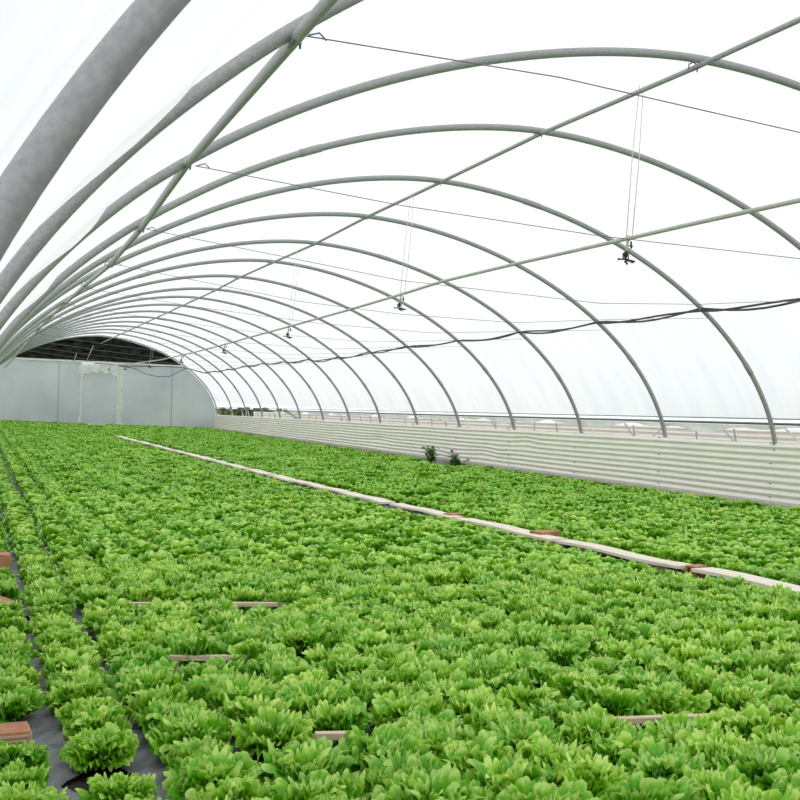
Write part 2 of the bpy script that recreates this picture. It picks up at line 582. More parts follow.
SPR_Y = [11.46, 19.02, 26.76, 34.27, 41.9, 50.0, 58.5, 65.8]
for i, y in enumerate(SPR_Y):
    z0 = pipe_z(y)
    root = empty('hanging_sprinkler', (7.2, y, z0))
    tag(root, ('nearest black sprinkler hanging from the pale pipe on a cream drop tube' if i == 0 else
               f'{ORD[i]} black sprinkler from the camera, hanging from the pale pipe'), 'sprinkler', 'sprinklers under the pale pipe')
    dl = MB()
    dl.tube([(0.0, 0, 0.045), (0.0, 0, -0.02), (-0.02, 0, -0.16)], 0.017, 10)
    dl.tube([(0, -0.02, 0.0), (0, 0.02, 0.0)], 0.034, 12)
    dl.build('drop_tube', M['cream_plastic'], root)
    vb = MB()
    vb.tube([(0.045, -0.0, -0.03), (0.05, 0, -0.115)], 0.012, 8)
    vb.tube([(-0.01, 0, -0.085), (0.075, 0, -0.085)], 0.007, 8)
    vb.build('stop_valve', M['black_plastic'], root)
    hd = MB()
    hd.tube([(-0.02, 0, -0.15), (-0.025, 0, -0.175), (-0.025, 0, -0.20), (-0.03, 0, -0.245)], [0.016, 0.026, 0.024, 0.012], 10)
    hd.tube([(-0.06, 0.0, -0.175), (-0.06, 0.0, -0.25)], 0.008, 6)
    hd.tube([(0.01, 0.0, -0.175), (0.01, 0.0, -0.25)], 0.008, 6)
    hd.build('sprinkler_body', M['black_plastic'], root)
    ar = MB()
    ar.tube([(-0.02, 0, -0.25), (0.08, 0, -0.265)], 0.012, 8)
    ar.tube([(-0.03, 0, -0.25), (-0.115, 0, -0.252)], 0.009, 8)
    ar.tube([(-0.02, 0, -0.255), (0.03, 0.06, -0.285)], 0.009, 8)
    ar.tube([(-0.02, 0, -0.255), (0.02, -0.06, -0.285)], 0.009, 8)
    arm = ar.build('spray_arm', M['black_plastic'], root)
    for q in ((0.09, 0, -0.268), (-0.12, 0, -0.252), (0.035, 0.065, -0.288), (0.024, -0.065, -0.288), (-0.03, 0, -0.278)):
        MB().tube([(q[0] - 0.014, q[1], q[2]), (q[0], q[1], q[2]), (q[0] + 0.014, q[1], q[2])], [0.006, 0.017, 0.006], 8).build('nozzle', M['black_plastic'], arm)
    # pair of thin cords from the ridge purlin
    if i < 6:
        for s_, dx in ((0, -0.03), (1, 0.05)):
            yt = y + 0.12
            t = i
            zt = ridge_pt(0).z - 0.02
            c = MB().tube([(7.42 + dx * 0.7, yt, zt), (7.33 + dx * 1.2, y + 0.09, (zt + z0) / 2), (7.235 + dx, y + 0.04, z0 + 0.03)], 0.0055, 6).build('suspension_string', M['cord'])
            tag(c, f'{"left" if s_ == 0 else "right"} one of the pair of thin white strings above the {"nearest" if i == 0 else ORD[i]} sprinkler', 'string', 'strings carrying the pale pipe')

# ------------------------------------------------------------------ cross wires, one at each hoop
WIRES = {-3: [(1.8, 3.85), (3.54, 3.82), (5.5, 3.67)], -2: [(1.85, 3.83), (3.88, 3.64), (6.15, 3.51), (8.78, 3.45)],
         -1: [(1.94, 3.81), (3.94, 3.56), (5.35, 3.38), (8.46, 3.24), (10.19, 3.32)], 0: [(1.97, 3.82), (4.1, 3.53), (5.03, 3.40), (6.81, 3.28), (9.0, 3.24)]}
for idx, k in enumerate(range(-3, 9)):
    pl = WIRES.get(k, [(1.9, 3.80), (4.0, 3.56), (6.5, 3.36), (9.0, 3.28)])
    th_e = th_for_z(3.75)
    xe, ze = prof(th_e, k)
    pts = [(a, hoop_y(k) + 0.0, b + 0.22) for a, b in pl]
    pts.append((11.3, hoop_y(k), 3.42 + 0.22))
    pts.append((xe, hoop_y(k), ze))
    mb = MB().tube(pts, 0.0045, 6)
    # twisted tail at the left clamp
    a = pts[0]
    mb.tube([(a[0] + 0.02, a[1] - 0.02, a[2]), (a[0] + 0.09, a[1] - 0.015, a[2] + 0.025), (a[0] + 0.14, a[1], a[2] - 0.01)], 0.006, 5)
    o = mb.build('cross_wire', M['wire'])
    nm = 'nearest' if idx == 0 else ORD[idx]
    tag(o, f'thin dark wire strung across the tunnel, {"nearest of all" if idx == 0 else ORD[idx] + " from the camera"}', 'wire', 'thin wires strung across the tunnel')

# ------------------------------------------------------------------ two dark cables along the right shoulder
CABZ = {0: 3.66, 1: 3.67, 2: 3.68, 3: 3.67, 4: 3.68, 5: 3.65, 6: 3.61, 7: 3.67, 8: 3.70, 9: 3.75, 10: 3.74, 11: 3.70, 12: 3.68, 13: 3.72}
for ci in range(2):
    pts = []
    for k in range(-3, 14):
        z = CABZ.get(k, 3.66) + 0.22
        th = th_for_z(z)
        x, _ = prof(th, k)
        x -= TUBE + 0.02
        for f in (0.0, 0.125, 0.25, 0.375, 0.5, 0.625, 0.75, 0.875):
            if k == 13 and f > 0: break
            z2 = CABZ.get(k + 1, 3.66) + 0.22
            x2, _ = prof(th_for_z(z2), k + 1)
            x2 -= TUBE + 0.02
            zz = z + (z2 - z) * f
            xx = x + (x2 - x) * f
            amp = (0.02 if ci == 0 else 0.075) + 0.07 * ((k * 7 + ci * 5) % 4) / 4
            sg = -math.sin(PI * f) * amp + 0.02 * math.sin(2 * PI * f + k + ci * 2)
            pts.append((xx - 0.05 * math.sin(PI * f), hoop_y(k + f), zz + sg + ci * 0.03))
    # far end: swings across below the beam of the end wall
    if ci == 0:
        pts += [(12.4, 70.5, 4.25), (11.6, 71.8, 3.75), (10.9, 72.2, 3.72), (10.2, 72.3, 3.85), (9.4, 72.3, 4.2), (8.4, 72.3, 4.32)]
    else:
        pts += [(12.3, 70.8, 4.3), (11.6, 72.0, 4.38), (10.2, 72.3, 4.36), (9.0, 72.3, 4.28), (8.0, 72.3, 4.40), (7.0, 72.3, 4.42)]
    o = MB().tube(pts, 0.021, 8).build('electric_cable', M['cable'])
    tag(o, ('upper dark cable strung from hoop to hoop along the right side of the tunnel', 'lower dark drooping cable strung hoop to hoop beside the other dark cable')[ci], 'cable', 'dark cables on the right side')

# ------------------------------------------------------------------ rail, gap and what stands behind it
XR = prof(th_for_z(1.76))[0]
for (z, r, lab) in ((1.745, 0.026, 'lower dark steel rail running above the cream corrugated wall'), (1.845, 0.014, 'upper thin steel rail clamping the hem of the white film')):
    pts = [(prof(th_for_z(z), k)[0] + TUBE + 0.012 + r, hoop_y(k), z) for k in [-5.5] + list(range(-4, 14)) + [14.2]]
    o = MB().tube(pts, r, 10).build('side_rail', M['steel_dark' if r > 0.02 else 'steel'])
    tag(o, lab, 'rail', None)
# strip of crumpled film hanging in the gap
V = []; F = []
ys = np.arange(-4, 58, 0.35)
for i, y in enumerate(ys):
    d = 0.10 + 0.05 * math.sin(y * 1.3) + 0.04 * math.sin(y * 3.1 + 1)
    for j in range(4):
        V.append((XR + 0.16 + 0.03 * math.sin(y * 4 + j), y, 1.71 - d * j / 3))
    if i:
        a = (i - 1) * 4
        for j in range(3): F.append((a + j, a + j + 1, a + 5 + j, a + 4 + j))
o = mesh_obj('film_hem', V, F, M['loose_film'])
tag(o, 'crumpled cream edge of the film hanging below the steel rails', 'film hem')

# concrete ledge behind the wall that the braces stand on
lm_ = MB().box((XR + 0.27, 34.0, 0.56), (0.42, 76.0, 1.24)).build('trim_3', M['concrete'], smooth=False)
tag(lm_, 'concrete ledge behind the cream corrugated wall', None, None, 'structure')
# diagonal braces in the gap
BR = []
for k in range(-1, 13):
    y = hoop_y(k)
    BR.append(((XR + 0.20, y - 0.05, 1.70), (XR + 0.16, y - 0.75 if k % 2 == 0 else y + 0.75, 1.30), 0.018, 'w'))
    BR.append(((XR + 0.22, y + 1.5, 1.62), (XR + 0.22, y + 1.42, 1.30), 0.022, 's'))
    if k % 3 != 2:
        BR.append(((XR + 0.35, y + 2.1, 1.66), (XR + 0.35, y + 1.6, 1.30), 0.018, 's'))
    if k % 2:
        BR.append(((XR + 0.3, y - 0.9, 1.66), (XR + 0.3, y - 0.95, 1.30), 0.02, 's'))
for i, (a, b, r, c) in enumerate(BR):
    mid = (Vector(a) + Vector(b)) / 2
    o = MB().tube([a, mid, b, (b[0], b[1] + (b[1] - a[1]) * 0.3, 1.19)], r, 8).build('brace', M['white_wood' if c == 'w' else 'steel'])
    kk = (0.5 * (a[1] + b[1])) / STEP - K0
    hk = int(round(kk)) + 5
    side = 'just past' if kk > round(kk) else 'just before'
    tag(o, None, 'brace', 'braces in the gap above the corrugated wall')
    o['label'] = f'short {"pale" if c == "w" else "grey"} {"slanted" if abs(a[1]-b[1]) > 0.3 else "upright"} brace in the wall gap {side} the {ORD[max(hk,1)-1]} hoop'
o = MB().tube([(XR + 0.22, 55.9, 1.80), (XR + 0.20, 52.4, 1.26)], 0.075, 12).build('drain_pipe', M['white_pipe'])
tag(o, 'fat pale pipe leaning diagonally in the gap above the far wall', 'pipe')

# neighbouring structure seen through the gap
V = []; F = []
ys = [-4, 10, 20, 30, 40, 50, 60, 71]
npz = 113
for i, y in enumerate(ys):
    for j in range(npz):
        V.append((16.9 + 0.02 * math.cos(2 * PI * j / 8.0), y, -0.1 + 1.72 * j / (npz - 1)))
    if i:
        a = (i - 1) * npz
        for j in range(npz - 1): F.append((a + j, a + j + 1, a + npz + j + 1, a + npz + j))
o = mesh_obj('neighbouring_wall', V, F, M['cream_metal'])
tag(o, 'pale corrugated wall of the next tunnel seen through the gap', None, None, 'structure')
rngh = random.Random(5)
V = []; F = []
for i in range(900):
    y = rngh.uniform(72.5, 88); x = rngh.uniform(17.0, 19.5); z = rngh.uniform(0.0, 1.75)
    s = rngh.uniform(0.12, 0.3)
    d = Vector((rngh.uniform(-1, 1), rngh.uniform(-1, 1), rngh.uniform(-1, 1))).normalized()
    e = d.orthogonal().normalized() * s; g = d.cross(e)
    b = len(V)
    for q in (e, g, -e, -g): V.append((x + q.x, y + q.y, z + q.z))
    F.append((b, b + 1, b + 2, b + 3))
o = mesh_obj('hedge', V, F, M['hedge'], smooth=False)
tag(o, 'olive green hedge outside seen through the gap at the far end', 'hedge', None, 'stuff')

# ------------------------------------------------------------------ far end wall
def end_half(z):
    th = th_for_z(z)
    return prof(th)[0] - 0.02, prof(PI - th)[0] + 0.02


BEAM_L, BEAM_R = 4.60, 4.44


def beam_z(x): return BEAM_L + (BEAM_R - BEAM_L) * (x - 1.2) / 11.8


# one clouded panel per bay of the end frame, left to right
SEAMS = [-0.35, 2.1, 4.93, 6.28, 8.52, 11.95, 15.0]
wall_b = empty('wall_back', (7.3, Y_END, 0))
tag(wall_b, 'grey clouded end wall below the dark gable', None, None, 'structure')
for a, b in zip(SEAMS[:-1], SEAMS[1:]):
    if abs(a - 6.28) < 0.01: continue
    V = []; F = []
    nx = 14
    rows = 16
    for i in range(nx + 1):
        x = a - 0.01 + (b - a + 0.02) * i / nx
        # highest z inside the hoop at this x
        u = abs(x - XC) / AX
        zt = ZC + 0.35 + BZ * max(1 - u ** NP_, 0.0) ** (1 / NP_) if u < 1 else ZC + 0.35
        zt = min(zt - 0.05, beam_z(x) - 0.02)
        for j in range(rows):
            z = 0.1 + (zt - 0.1) * j / (rows - 1)
            V.append((x - 7.3, 0.03 * math.sin(x * 1.7 + z) * 0.5, z))
    for i in range(nx):
        for j in range(rows - 1):
            q = i * rows + j
            F.append((q, q + 1, q + rows + 1, q + rows))
    mesh_obj('panel', V, F, M['panel'], wall_b)
# slim grey battens over the panel seams
for s_ in (4.93, 11.95):
    u = abs(s_ - XC) / AX
    zt = min(ZC + 0.35 + BZ * (1 - u ** NP_) ** (1 / NP_), beam_z(s_)) - 0.04
    MB().box((s_ - 7.3, -0.03, (zt + 0.1) / 2), (0.035, 0.03, zt - 0.1)).build('seam_batten', M['seam'], wall_b, smooth=False)

# timber beam
bl = (0.95, BEAM_L); br_ = (13.2, BEAM_R)
mb = MB()
ang = math.atan2(br_[1] - bl[1], br_[0] - bl[0])
Lb = math.hypot(br_[0] - bl[0], br_[1] - bl[1])
mb.box((0, 0, 0), (Lb, 0.1, 0.12), Matrix.Rotation(-ang, 3, 'Y'))
o = mb.build('end_beam', M['white_wood'], smooth=False, bevel=0.01)
o.location = ((bl[0] + br_[0]) / 2, Y_END - 0.08, (bl[1] + br_[1]) / 2)
tag(o, 'long white timber beam across the end wall above the grey panels', 'beam')

# dark net in the gable
V = []; F = []
nx, rows = 40, 10
for i in range(nx + 1):
    x = 0.95 + 12.3 * i / nx
    u = abs(x - XC) / AX
    zt = max(ZC + 0.35 + BZ * max(1 - u ** NP_, 0) ** (1 / NP_) - 0.03, beam_z(x))
    for j in range(rows):
        z = beam_z(x) + (zt - beam_z(x)) * j / (rows - 1)
        V.append((x - 7.3, 0.05 * math.sin(x * 2.1) + 0.03 * math.sin(x * 5 + z * 2), z))
for i in range(nx):
    for j in range(rows - 1):
        q = i * rows + j
        F.append((q, q + 1, q + rows + 1, q + rows))
o = mesh_obj('shade_net', V, F, M['net'])
o.location = (7.3, Y_END + 0.05, 0)
tag(o, 'dark blackish shade net filling the gable above the white beam', 'shade net')
for (a, b, lab) in (((6.95, 5.55), (6.55, 4.56), 'longer thin grey rod slanting in front of the dark gable'), ((5.95, 5.05), (5.8, 4.56), 'shorter thin grey rod standing in front of the dark gable')):
    o = MB().tube([(a[0], Y_END - 0.2, a[1]), (b[0], Y_END - 0.2, b[1])], 0.03, 8).build('hanging_rod', M['steel'])
    tag(o, lab, 'rod')

# door wrapped in white film
door = empty('door_1', (7.4, Y_END - 0.12, 0))
tag(door, 'tall doorway in the end wall framed with ragged white film', None, None, 'structure')
rd = random.Random(3)
for x in (-1.12, 1.12):
    pts = []; rr = []
    for j in range(24):
        z = 0.2 + 4.15 * j / 23
        pts.append((x + rd.uniform(-0.02, 0.02), 0, z)); rr.append(0.05 + rd.uniform(0, 0.03))
    MB().tube(pts, rr, 10).build('door_post', M['loose_film'], door)
    # ragged film edge beside each post
    V = []; F = []
    for j in range(30):
        z = 0.2 + 4.1 * j / 29
        wd = 0.10 + 0.06 * math.sin(j * 0.55 + x) + rd.uniform(-0.06, 0.08) + (0.10 if j < 4 or j > 25 else 0)
        if x > 0: wd += 0.18
        V.append((x + 0.03, 0.03, z)); V.append((x + 0.03 + (wd if x > 0 else -wd * 0.7), 0.05, z))
        if j:
            b = len(V) - 4
            F.append((b, b + 1, b + 3, b + 2))
    mesh_obj('film_flap', V, F, M['loose_film'], door)
# swag over the doorway
V = []; F = []
for i in range(25):
    x = -1.12 + 2.24 * i / 24
    u = x / 1.12
    zb = 3.55 + 0.35 * math.sqrt(max(1 - u * u, 0)) + 0.05 * math.sin(i * 1.1)
    for j in range(5):
        V.append((x, -0.03 + 0.03 * math.sin(i * 0.8 + j), 4.42 + (zb - 4.42) * j / 4))
for i in range(24):
    for j in range(4):
        q = i * 5 + j
        F.append((q, q + 1, q + 6, q + 5))
mesh_obj('film_swag', V, F, M['loose_film'], door)
V = [(-1.1, 0.1, 0.15), (1.1, 0.1, 0.15), (1.1, 0.1, 4.3), (-1.1, 0.1, 4.3)]
mesh_obj('door_leaf', V, [(0, 1, 2, 3)], M['panel'], door, smooth=False)
# concrete foot of the end wall
V = []; F = []
for i, x in enumerate(np.linspace(-0.3, 14.7, 16)):
    t = ground(x, 72) + 0.10
    for (dy, z) in ((-0.2, -0.1), (-0.2, t), (-0.05, t), (-0.05, -0.1)): V.append((x, Y_END + dy, z))
    if i:
        a = (i - 1) * 4
        for j in range(3): F.append((a + j, a + j + 1, a + 5 + j, a + 4 + j))
o = mesh_obj('trim_2', V, F, M['concrete'], smooth=False)
tag(o, 'low concrete sill under the grey end wall', None, None, 'structure')

# ------------------------------------------------------------------ boards of the path, laths, clay blocks
def board_mesh(name, L, W, T, mat, seed):
    r = random.Random(seed)
    V = []; F = []
    n = 12
    for i in range(n + 1):
        y = -L / 2 + L * i / n
        bend = 0.008 * math.sin(i * 0.7 + seed)
        e = r.uniform(-0.006, 0.006)
        for (x, z) in ((-W / 2 + e, 0), (W / 2 + e, 0), (W / 2 + e, T), (-W / 2 + e, T)):
            V.append((x, y, z + bend))
    for i in range(n):
        a = i * 4
        for j in range(4):
            F.append((a + j, a + (j + 1) % 4, a + 4 + (j + 1) % 4, a + 4 + j))
    F.append((0, 3, 2, 1)); b = n * 4; F.append((b, b + 1, b + 2, b + 3))
    return mesh_obj(name, V, F, mat, smooth=False)


PATH_X = [(4, 7.66), (8.82, 7.54), (10.35, 7.36), (13.0, 7.23), (18.35, 7.0), (25.3, 6.83), (36.4, 6.78), (52, 6.40), (75, 6.2)]


def path_x(y):
    for (a, xa), (b, xb) in zip(PATH_X[:-1], PATH_X[1:]):
        if a <= y <= b: return xa + (xb - xa) * (y - a) / (b - a)
    return 7.5


by = 5.0
bi = 0
rb = random.Random(21)
while by < 51:
    L = rb.uniform(2.1, 2.9)
    yc = by + L / 2
    o = board_mesh('path_board', L, rb.uniform(0.24, 0.32), 0.035, M['board'], bi)
    x = path_x(yc) + rb.uniform(-0.03, 0.03)
    for s in (-1, 1):
        MB().box((0.03, s * L * 0.3, -0.072), (0.12, 0.09, 0.143)).build('foot', M['clay_pale'], o, smooth=False)
    o.location = (x, yc, ground(x, yc) + 0.16)
    o.rotation_euler = (math.atan2(ground(x, yc + 1) - ground(x, yc - 1), 2), rb.uniform(-0.03, 0.03), -math.atan2(path_x(yc + 1) - path_x(yc - 1), 2) + rb.uniform(-0.015, 0.015))
    o['board_y'] = yc
    by += L + rb.uniform(0.04, 0.35)
    bi += 1
boards = [b for b in COL.objects if b.name.startswith('path_board')]
vis = [b for b in boards if frame_pos(b.location.x, b['board_y'], 0.1) and frame_pos(b.location.x, b['board_y'] + 1.0, 0.1)[0] < 800]
vis.sort(key=lambda b: b['board_y'])
for b in boards:
    i = vis.index(b) if b in vis else -1
    del b['board_y']
    if i < 0:
        for c in list(b.children): bpy.data.objects.remove(c)
        bpy.data.objects.remove(b)
        continue
    tag(b, ('nearest sun-bleached board of the path between the two lettuce beds' if i == 0 else
            f'pale board on the path between the lettuce beds, {ORD[i]} from the near end'), 'board', 'bleached boards of the path between the beds')

LATHS = [((1.02, 9.78), (3.0, 9.32), ''), ((1.22, 7.62), (1.95, 7.42), ''), ((1.70, 5.60), (1.95, 5.54), ''), ((3.2, 5.44), (4.15, 5.28), '')]
LABS = ['long pale wooden lath lying across the left bed, farthest of the laths',
        'pale wooden lath among the lettuces, second farthest of the laths',
        'short pale wooden lath near the bottom edge, left of the middle',
        'pale wooden lath under the lettuces at the lower right']
for (a, b, _), lab in zip(LATHS, LABS):
    av, bv = Vector((a[0], a[1], 0)), Vector((b[0], b[1], 0))
    d = bv - av
    mid = (av + bv) / 2
    o = MB().box((0, 0, 0), (d.length, 0.05, 0.035)).build('wooden_lath', M['lath'], smooth=False, bevel=0.003)
    o.location = (mid.x, mid.y, ground(mid.x, mid.y) + 0.135)
    o.rotation_euler = (0, 0, math.atan2(d.y, d.x))
    # two short pegs hold it off the sheet
    for s in (-1, 1):
        MB().box((s * d.length * 0.36, 0, -0.072), (0.035, 0.035, 0.125)).build('peg', M['lath'], o, smooth=False)
    tag(o, lab, 'lath', 'wooden laths in the left bed')
o = MB().box((0, 0, 0), (0.95, 0.3, 0.05)).build('white_board', M['white_wood'], smooth=False, bevel=0.004)
o.location = (6.62, 66.5, ground(6.62, 66.5) + 0.34)
o.rotation_euler = (0, 0, 0.05)
tag(o, 'white board lying on the lettuces just below the far doorway', 'board')


def clay_block(loc, rz, size, label, tilt=0.0, grooves=True):
    root = empty('clay_block', loc, rz)
    root.rotation_euler = (0, tilt, rz)
    tag(root, label, 'clay block', 'terracotta blocks in the beds')
    L, W, H_ = size
    t = 0.018
    body = MB()
    body.box((0, 0, t / 2), (L, W, t)); body.box((0, 0, H_ - t / 2), (L, W, t))
    body.box((0, -W / 2 + t / 2, H_ / 2), (L, t, H_ - 2 * t)); body.box((0, W / 2 - t / 2, H_ / 2), (L, t, H_ - 2 * t))
    body.box((0, 0, H_ / 2), (L - 0.01, t, H_ - 2 * t))
    body.build('shell', M['clay'], root, smooth=False, bevel=0.002)
    if grooves:
        g = MB()
        for j in range(4):
            g.box((0.0, -W / 2 - 0.004, H_ * (0.2 + 0.2 * j)), (L * 0.98, 0.01, H_ * 0.11))
            g.box((L / 2 + 0.003, 0, H_ * (0.2 + 0.2 * j)), (0.01, W * 0.96, H_ * 0.11))
        g.build('ribbing', M['clay_pale'], root, smooth=False)
    return root


PX = path_x
B_ = [((0.15, 6.2), 0.05, (0.34, 0.20, 0.11), 'ribbed terracotta block with pale end at the left edge, nearest of the blocks', 0.0),
      ((0.27, 12.3), 0.1, (0.25, 0.25, 0.24), 'reddish terracotta block at the left edge, farther behind the tilted slab', 0.0),
      ((7.40, 13.75), 0.35, (0.36, 0.24, 0.20), 'large terracotta block beside the board path, right of the middle', 0.0),
      ((7.20, 16.45), 0.3, (0.24, 0.2, 0.19), 'small reddish block beside the path, farthest of the terracotta blocks there', 0.0),
      ((7.45, 10.35), 0.25, (0.2, 0.14, 0.19), 'small hollow terracotta block beside the nearest path boards', 0.0)]
for (xy, rz, sz, lab, tl) in B_:
    clay_block((xy[0], xy[1], ground(*xy) + 0.02), rz, sz, lab, tl, grooves=(sz[0] == 0.34))
slab = MB().box((0, 0, 0), (0.34, 0.30, 0.03)).build('clay_slab', M['clay'], smooth=False, bevel=0.004)
slab.location = (0.24, 10.25, ground(0.24, 10.25) + 0.13)
slab.rotation_euler = (0.05, 0.35, 0.2)
tag(slab, 'tilted flat terracotta slab at the left edge, in front of the reddish block', 'clay slab')
pg = MB().box((-0.07, 0, -0.075), (0.1, 0.2, 0.13)).build('rest', M['clay_pale'], slab, smooth=False)

# ------------------------------------------------------------------ mulch sheets with torn planting holes
HOLES = [(0.47, 8.55, 0.10, 0.16), (0.45, 9.95, 0.09, 0.16), (0.62, 5.55, 0.16, 0.25), (0.90, 8.9, 0.08, 0.12), (0.42, 11.2, 0.08, 0.14), (0.86, 7.6, 0.07, 0.1), (2.75, 9.0, 0.10, 0.14)]


def mulch(name, x0, x1, y0, y1, dx, dy, label):
    xs = np.arange(x0, x1 + 1e-6, dx); ys = np.arange(y0, y1 + 1e-6, dy)
    V = []; F = []
    n = len(xs)
    for y in ys:
        for x in xs:
            wv = 0.006 * math.sin(x * 23 + 2 * math.sin(y * 5)) + 0.005 * math.sin(y * 19 + x * 9) + 0.004 * math.sin(x * 47 - y * 31)
            V.append((x, y, ground(x, y) + 0.008 + (wv if dx < 0.1 else 0)))
    for j in range(len(ys) - 1):
        for i in range(n - 1):
            cx, cy = xs[i] + dx / 2, ys[j] + dy / 2
            hole = False
            if dx < 0.1:
                for (hx, hy, ax, ay) in HOLES:
                    an = math.atan2(cy - hy, cx - hx)
                    rr = 1 + 0.22 * math.sin(3 * an + hx * 9)
                    if ((cx - hx) / ax) ** 2 + ((cy - hy) / ay) ** 2 < rr: hole = True; break
            if not hole:
                F.append((j * n + i, j * n + i + 1, (j + 1) * n + i + 1, (j + 1) * n + i))
    o = mesh_obj(name, V, F, M['mulch'])
    tag(o, label, 'mulch sheet')
    return o


mulch('mulch_sheet', 0.0, 1.26, 2.6, 12.2, 0.012, 0.012, 'grey wrinkled mulch film showing between the nearest lettuce rows at lower left')
mulch('mulch_sheet', 1.27, 7.6, 2.6, 12.2, 0.04, 0.04, 'mulch film glimpsed beneath the lettuces of the left bed, beside the board path')
mulch('mulch_sheet', -0.1, 7.6, 12.22, 72.6, 0.55, 0.8, 'mulch film showing as dark strips between the far lettuce rows at the left edge')
mulch('mulch_sheet', 7.7, 14.6, 4.0, 72.5, 0.8, 0.8, 'mulch film under the right bed, between the path and cream wall')

# ------------------------------------------------------------------ lettuces
def leaf(r, L, PHI, e0, e1, az, nu, nv, a1, a2, hi=True):
    u = np.linspace(-1, 1, nu)[None, :]
    s = (np.linspace(0, 1, nv) ** 0.68)[:, None]
    ph1, ph2, ph3 = r.uniform(0, 6.28, 3)
    w1 = r.uniform(6.0, 9.0); w2 = r.uniform(34, 44)
    jag = 1 + s ** 3 * (0.06 * np.sin(w1 * 0.9 * u + ph3) + (0.055 * np.sin(w2 * 1.0 * u + ph1) if hi else 0)) - 0.10 * s * np.abs(u) ** 3
    rho = s * jag
    phi = u * PHI
    fwd = rho * np.cos(phi * 0.85)
    lat = L * rho * np.sin(phi)
    e = np.linspace(0, 1.2, 40)
    el = e0 + (e1 - e0) * np.clip(e, 0, 1.2) ** 1.3 - 0.9 * np.clip(e, 0, 1.15) ** 4
    pr = np.concatenate([[0], np.cumsum(np.cos(el[:-1]) * (e[1] - e[0]))]) * L
    pz = np.concatenate([[0], np.cumsum(np.sin(el[:-1]) * (e[1] - e[0]))]) * L
    ff = np.clip(fwd, 0, 1.2)
    R_ = np.interp(ff, e, pr); Z_ = np.interp(ff, e, pz); E_ = np.interp(ff, e, el)
    ruf = L * (s ** 1.8 * a1 * np.sin(w1 * u + ph1 + 1.2 * s) + (s ** 5 * a2 * np.sin(w2 * u + ph2 + 2.0 * s + 0.8 * np.sin(5 * u + ph3)) if hi else 0))
    if hi: ruf = ruf + L * 0.035 * s * np.sin(11 * s + ph2) * np.sin(8.5 * u + ph3)
    cup = 0.25 * lat ** 2 / L
    h = ruf + cup
    rr = R_ - np.sin(E_) * h + 0.012
    zz = Z_ + np.cos(E_) * h
    ca, sa = math.cos(az), math.sin(az)
    X = rr * ca - lat * sa; Y = rr * sa + lat * ca
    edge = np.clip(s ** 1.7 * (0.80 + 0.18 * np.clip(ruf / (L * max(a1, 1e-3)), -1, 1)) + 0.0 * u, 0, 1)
    V = np.stack([X.ravel(), Y.ravel(), zz.ravel()], -1)
    i = np.arange(nv - 1)[:, None] * nu + np.arange(nu - 1)[None, :]
    Q = np.stack([i, i + 1, i + nu + 1, i + nu], -1).reshape(-1, 4)
    return V, Q, np.broadcast_to(edge, (nv, nu)).ravel()


def rings(r, lod):
    full = [(7, 0.20, 1.30, 0.70, 0.15), (7, 0.195, 1.25, 1.0, 0.60), (6, 0.18, 1.2, 1.25, 0.95)]
    heart = [(5, 0.165, 1.2, 1.4, 1.2), (4, 0.14, 1.15, 1.5, 1.4)]
    if lod >= 2:
        full = [(6, 0.20, 1.0, 0.9, 0.05), (6, 0.20, 1.0, 1.2, 0.5)]; heart = [(5, 0.165, 0.95, 1.4, 0.95)]
    if lod >= 3:
        full = [(5, 0.20, 1.1, 0.95, 0.15), (5, 0.195, 1.0, 1.25, 0.65)]; heart = [(3, 0.165, 0.95, 1.4, 0.95)]
    return full, heart


RES = {0: (77, 11), 1: (27, 7), 2: (9, 4), 3: (6, 3)}


def head_arrays(seed, lod, which='all'):
    r = np.random.default_rng(seed)
    nu, nv = RES[lod]
    full, heart = rings(r, lod)
    out_v, out_q, out_e = [], [], []
    b = 0
    for part, rs in (('outer', full), ('heart', heart)):
        for (n, L, PHI, e0, e1) in rs:
            off = r.uniform(0, 6.28)
            for i in range(n):
                l_ = L * r.uniform(0.86, 1.14)
                args = (r, l_, PHI * r.uniform(0.88, 1.08), e0 + r.uniform(-0.12, 0.12), e1 + r.uniform(-0.22, 0.22), off + 2 * PI * i / n + r.uniform(-0.2, 0.2), nu, nv,
                        r.uniform(0.10, 0.16), r.uniform(0.06, 0.09), lod < 1)
                V, Q, E = leaf(*args)
                if which in ('all', part):
                    out_v.append(V); out_q.append(Q + b); out_e.append(E * (1.0 if part == 'outer' else 1.0) + (0.12 if part == 'heart' else 0)); b += len(V)
    return np.concatenate(out_v), np.concatenate(out_q), np.concatenate(out_e)


NVAR = 12
OUT_ME, HEART_ME = [], []
for v in range(NVAR):
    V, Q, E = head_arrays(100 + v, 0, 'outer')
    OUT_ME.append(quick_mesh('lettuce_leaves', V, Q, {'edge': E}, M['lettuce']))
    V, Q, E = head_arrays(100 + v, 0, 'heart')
    HEART_ME.append(quick_mesh('lettuce_heart', V, Q, {'edge': E}, M['lettuce']))

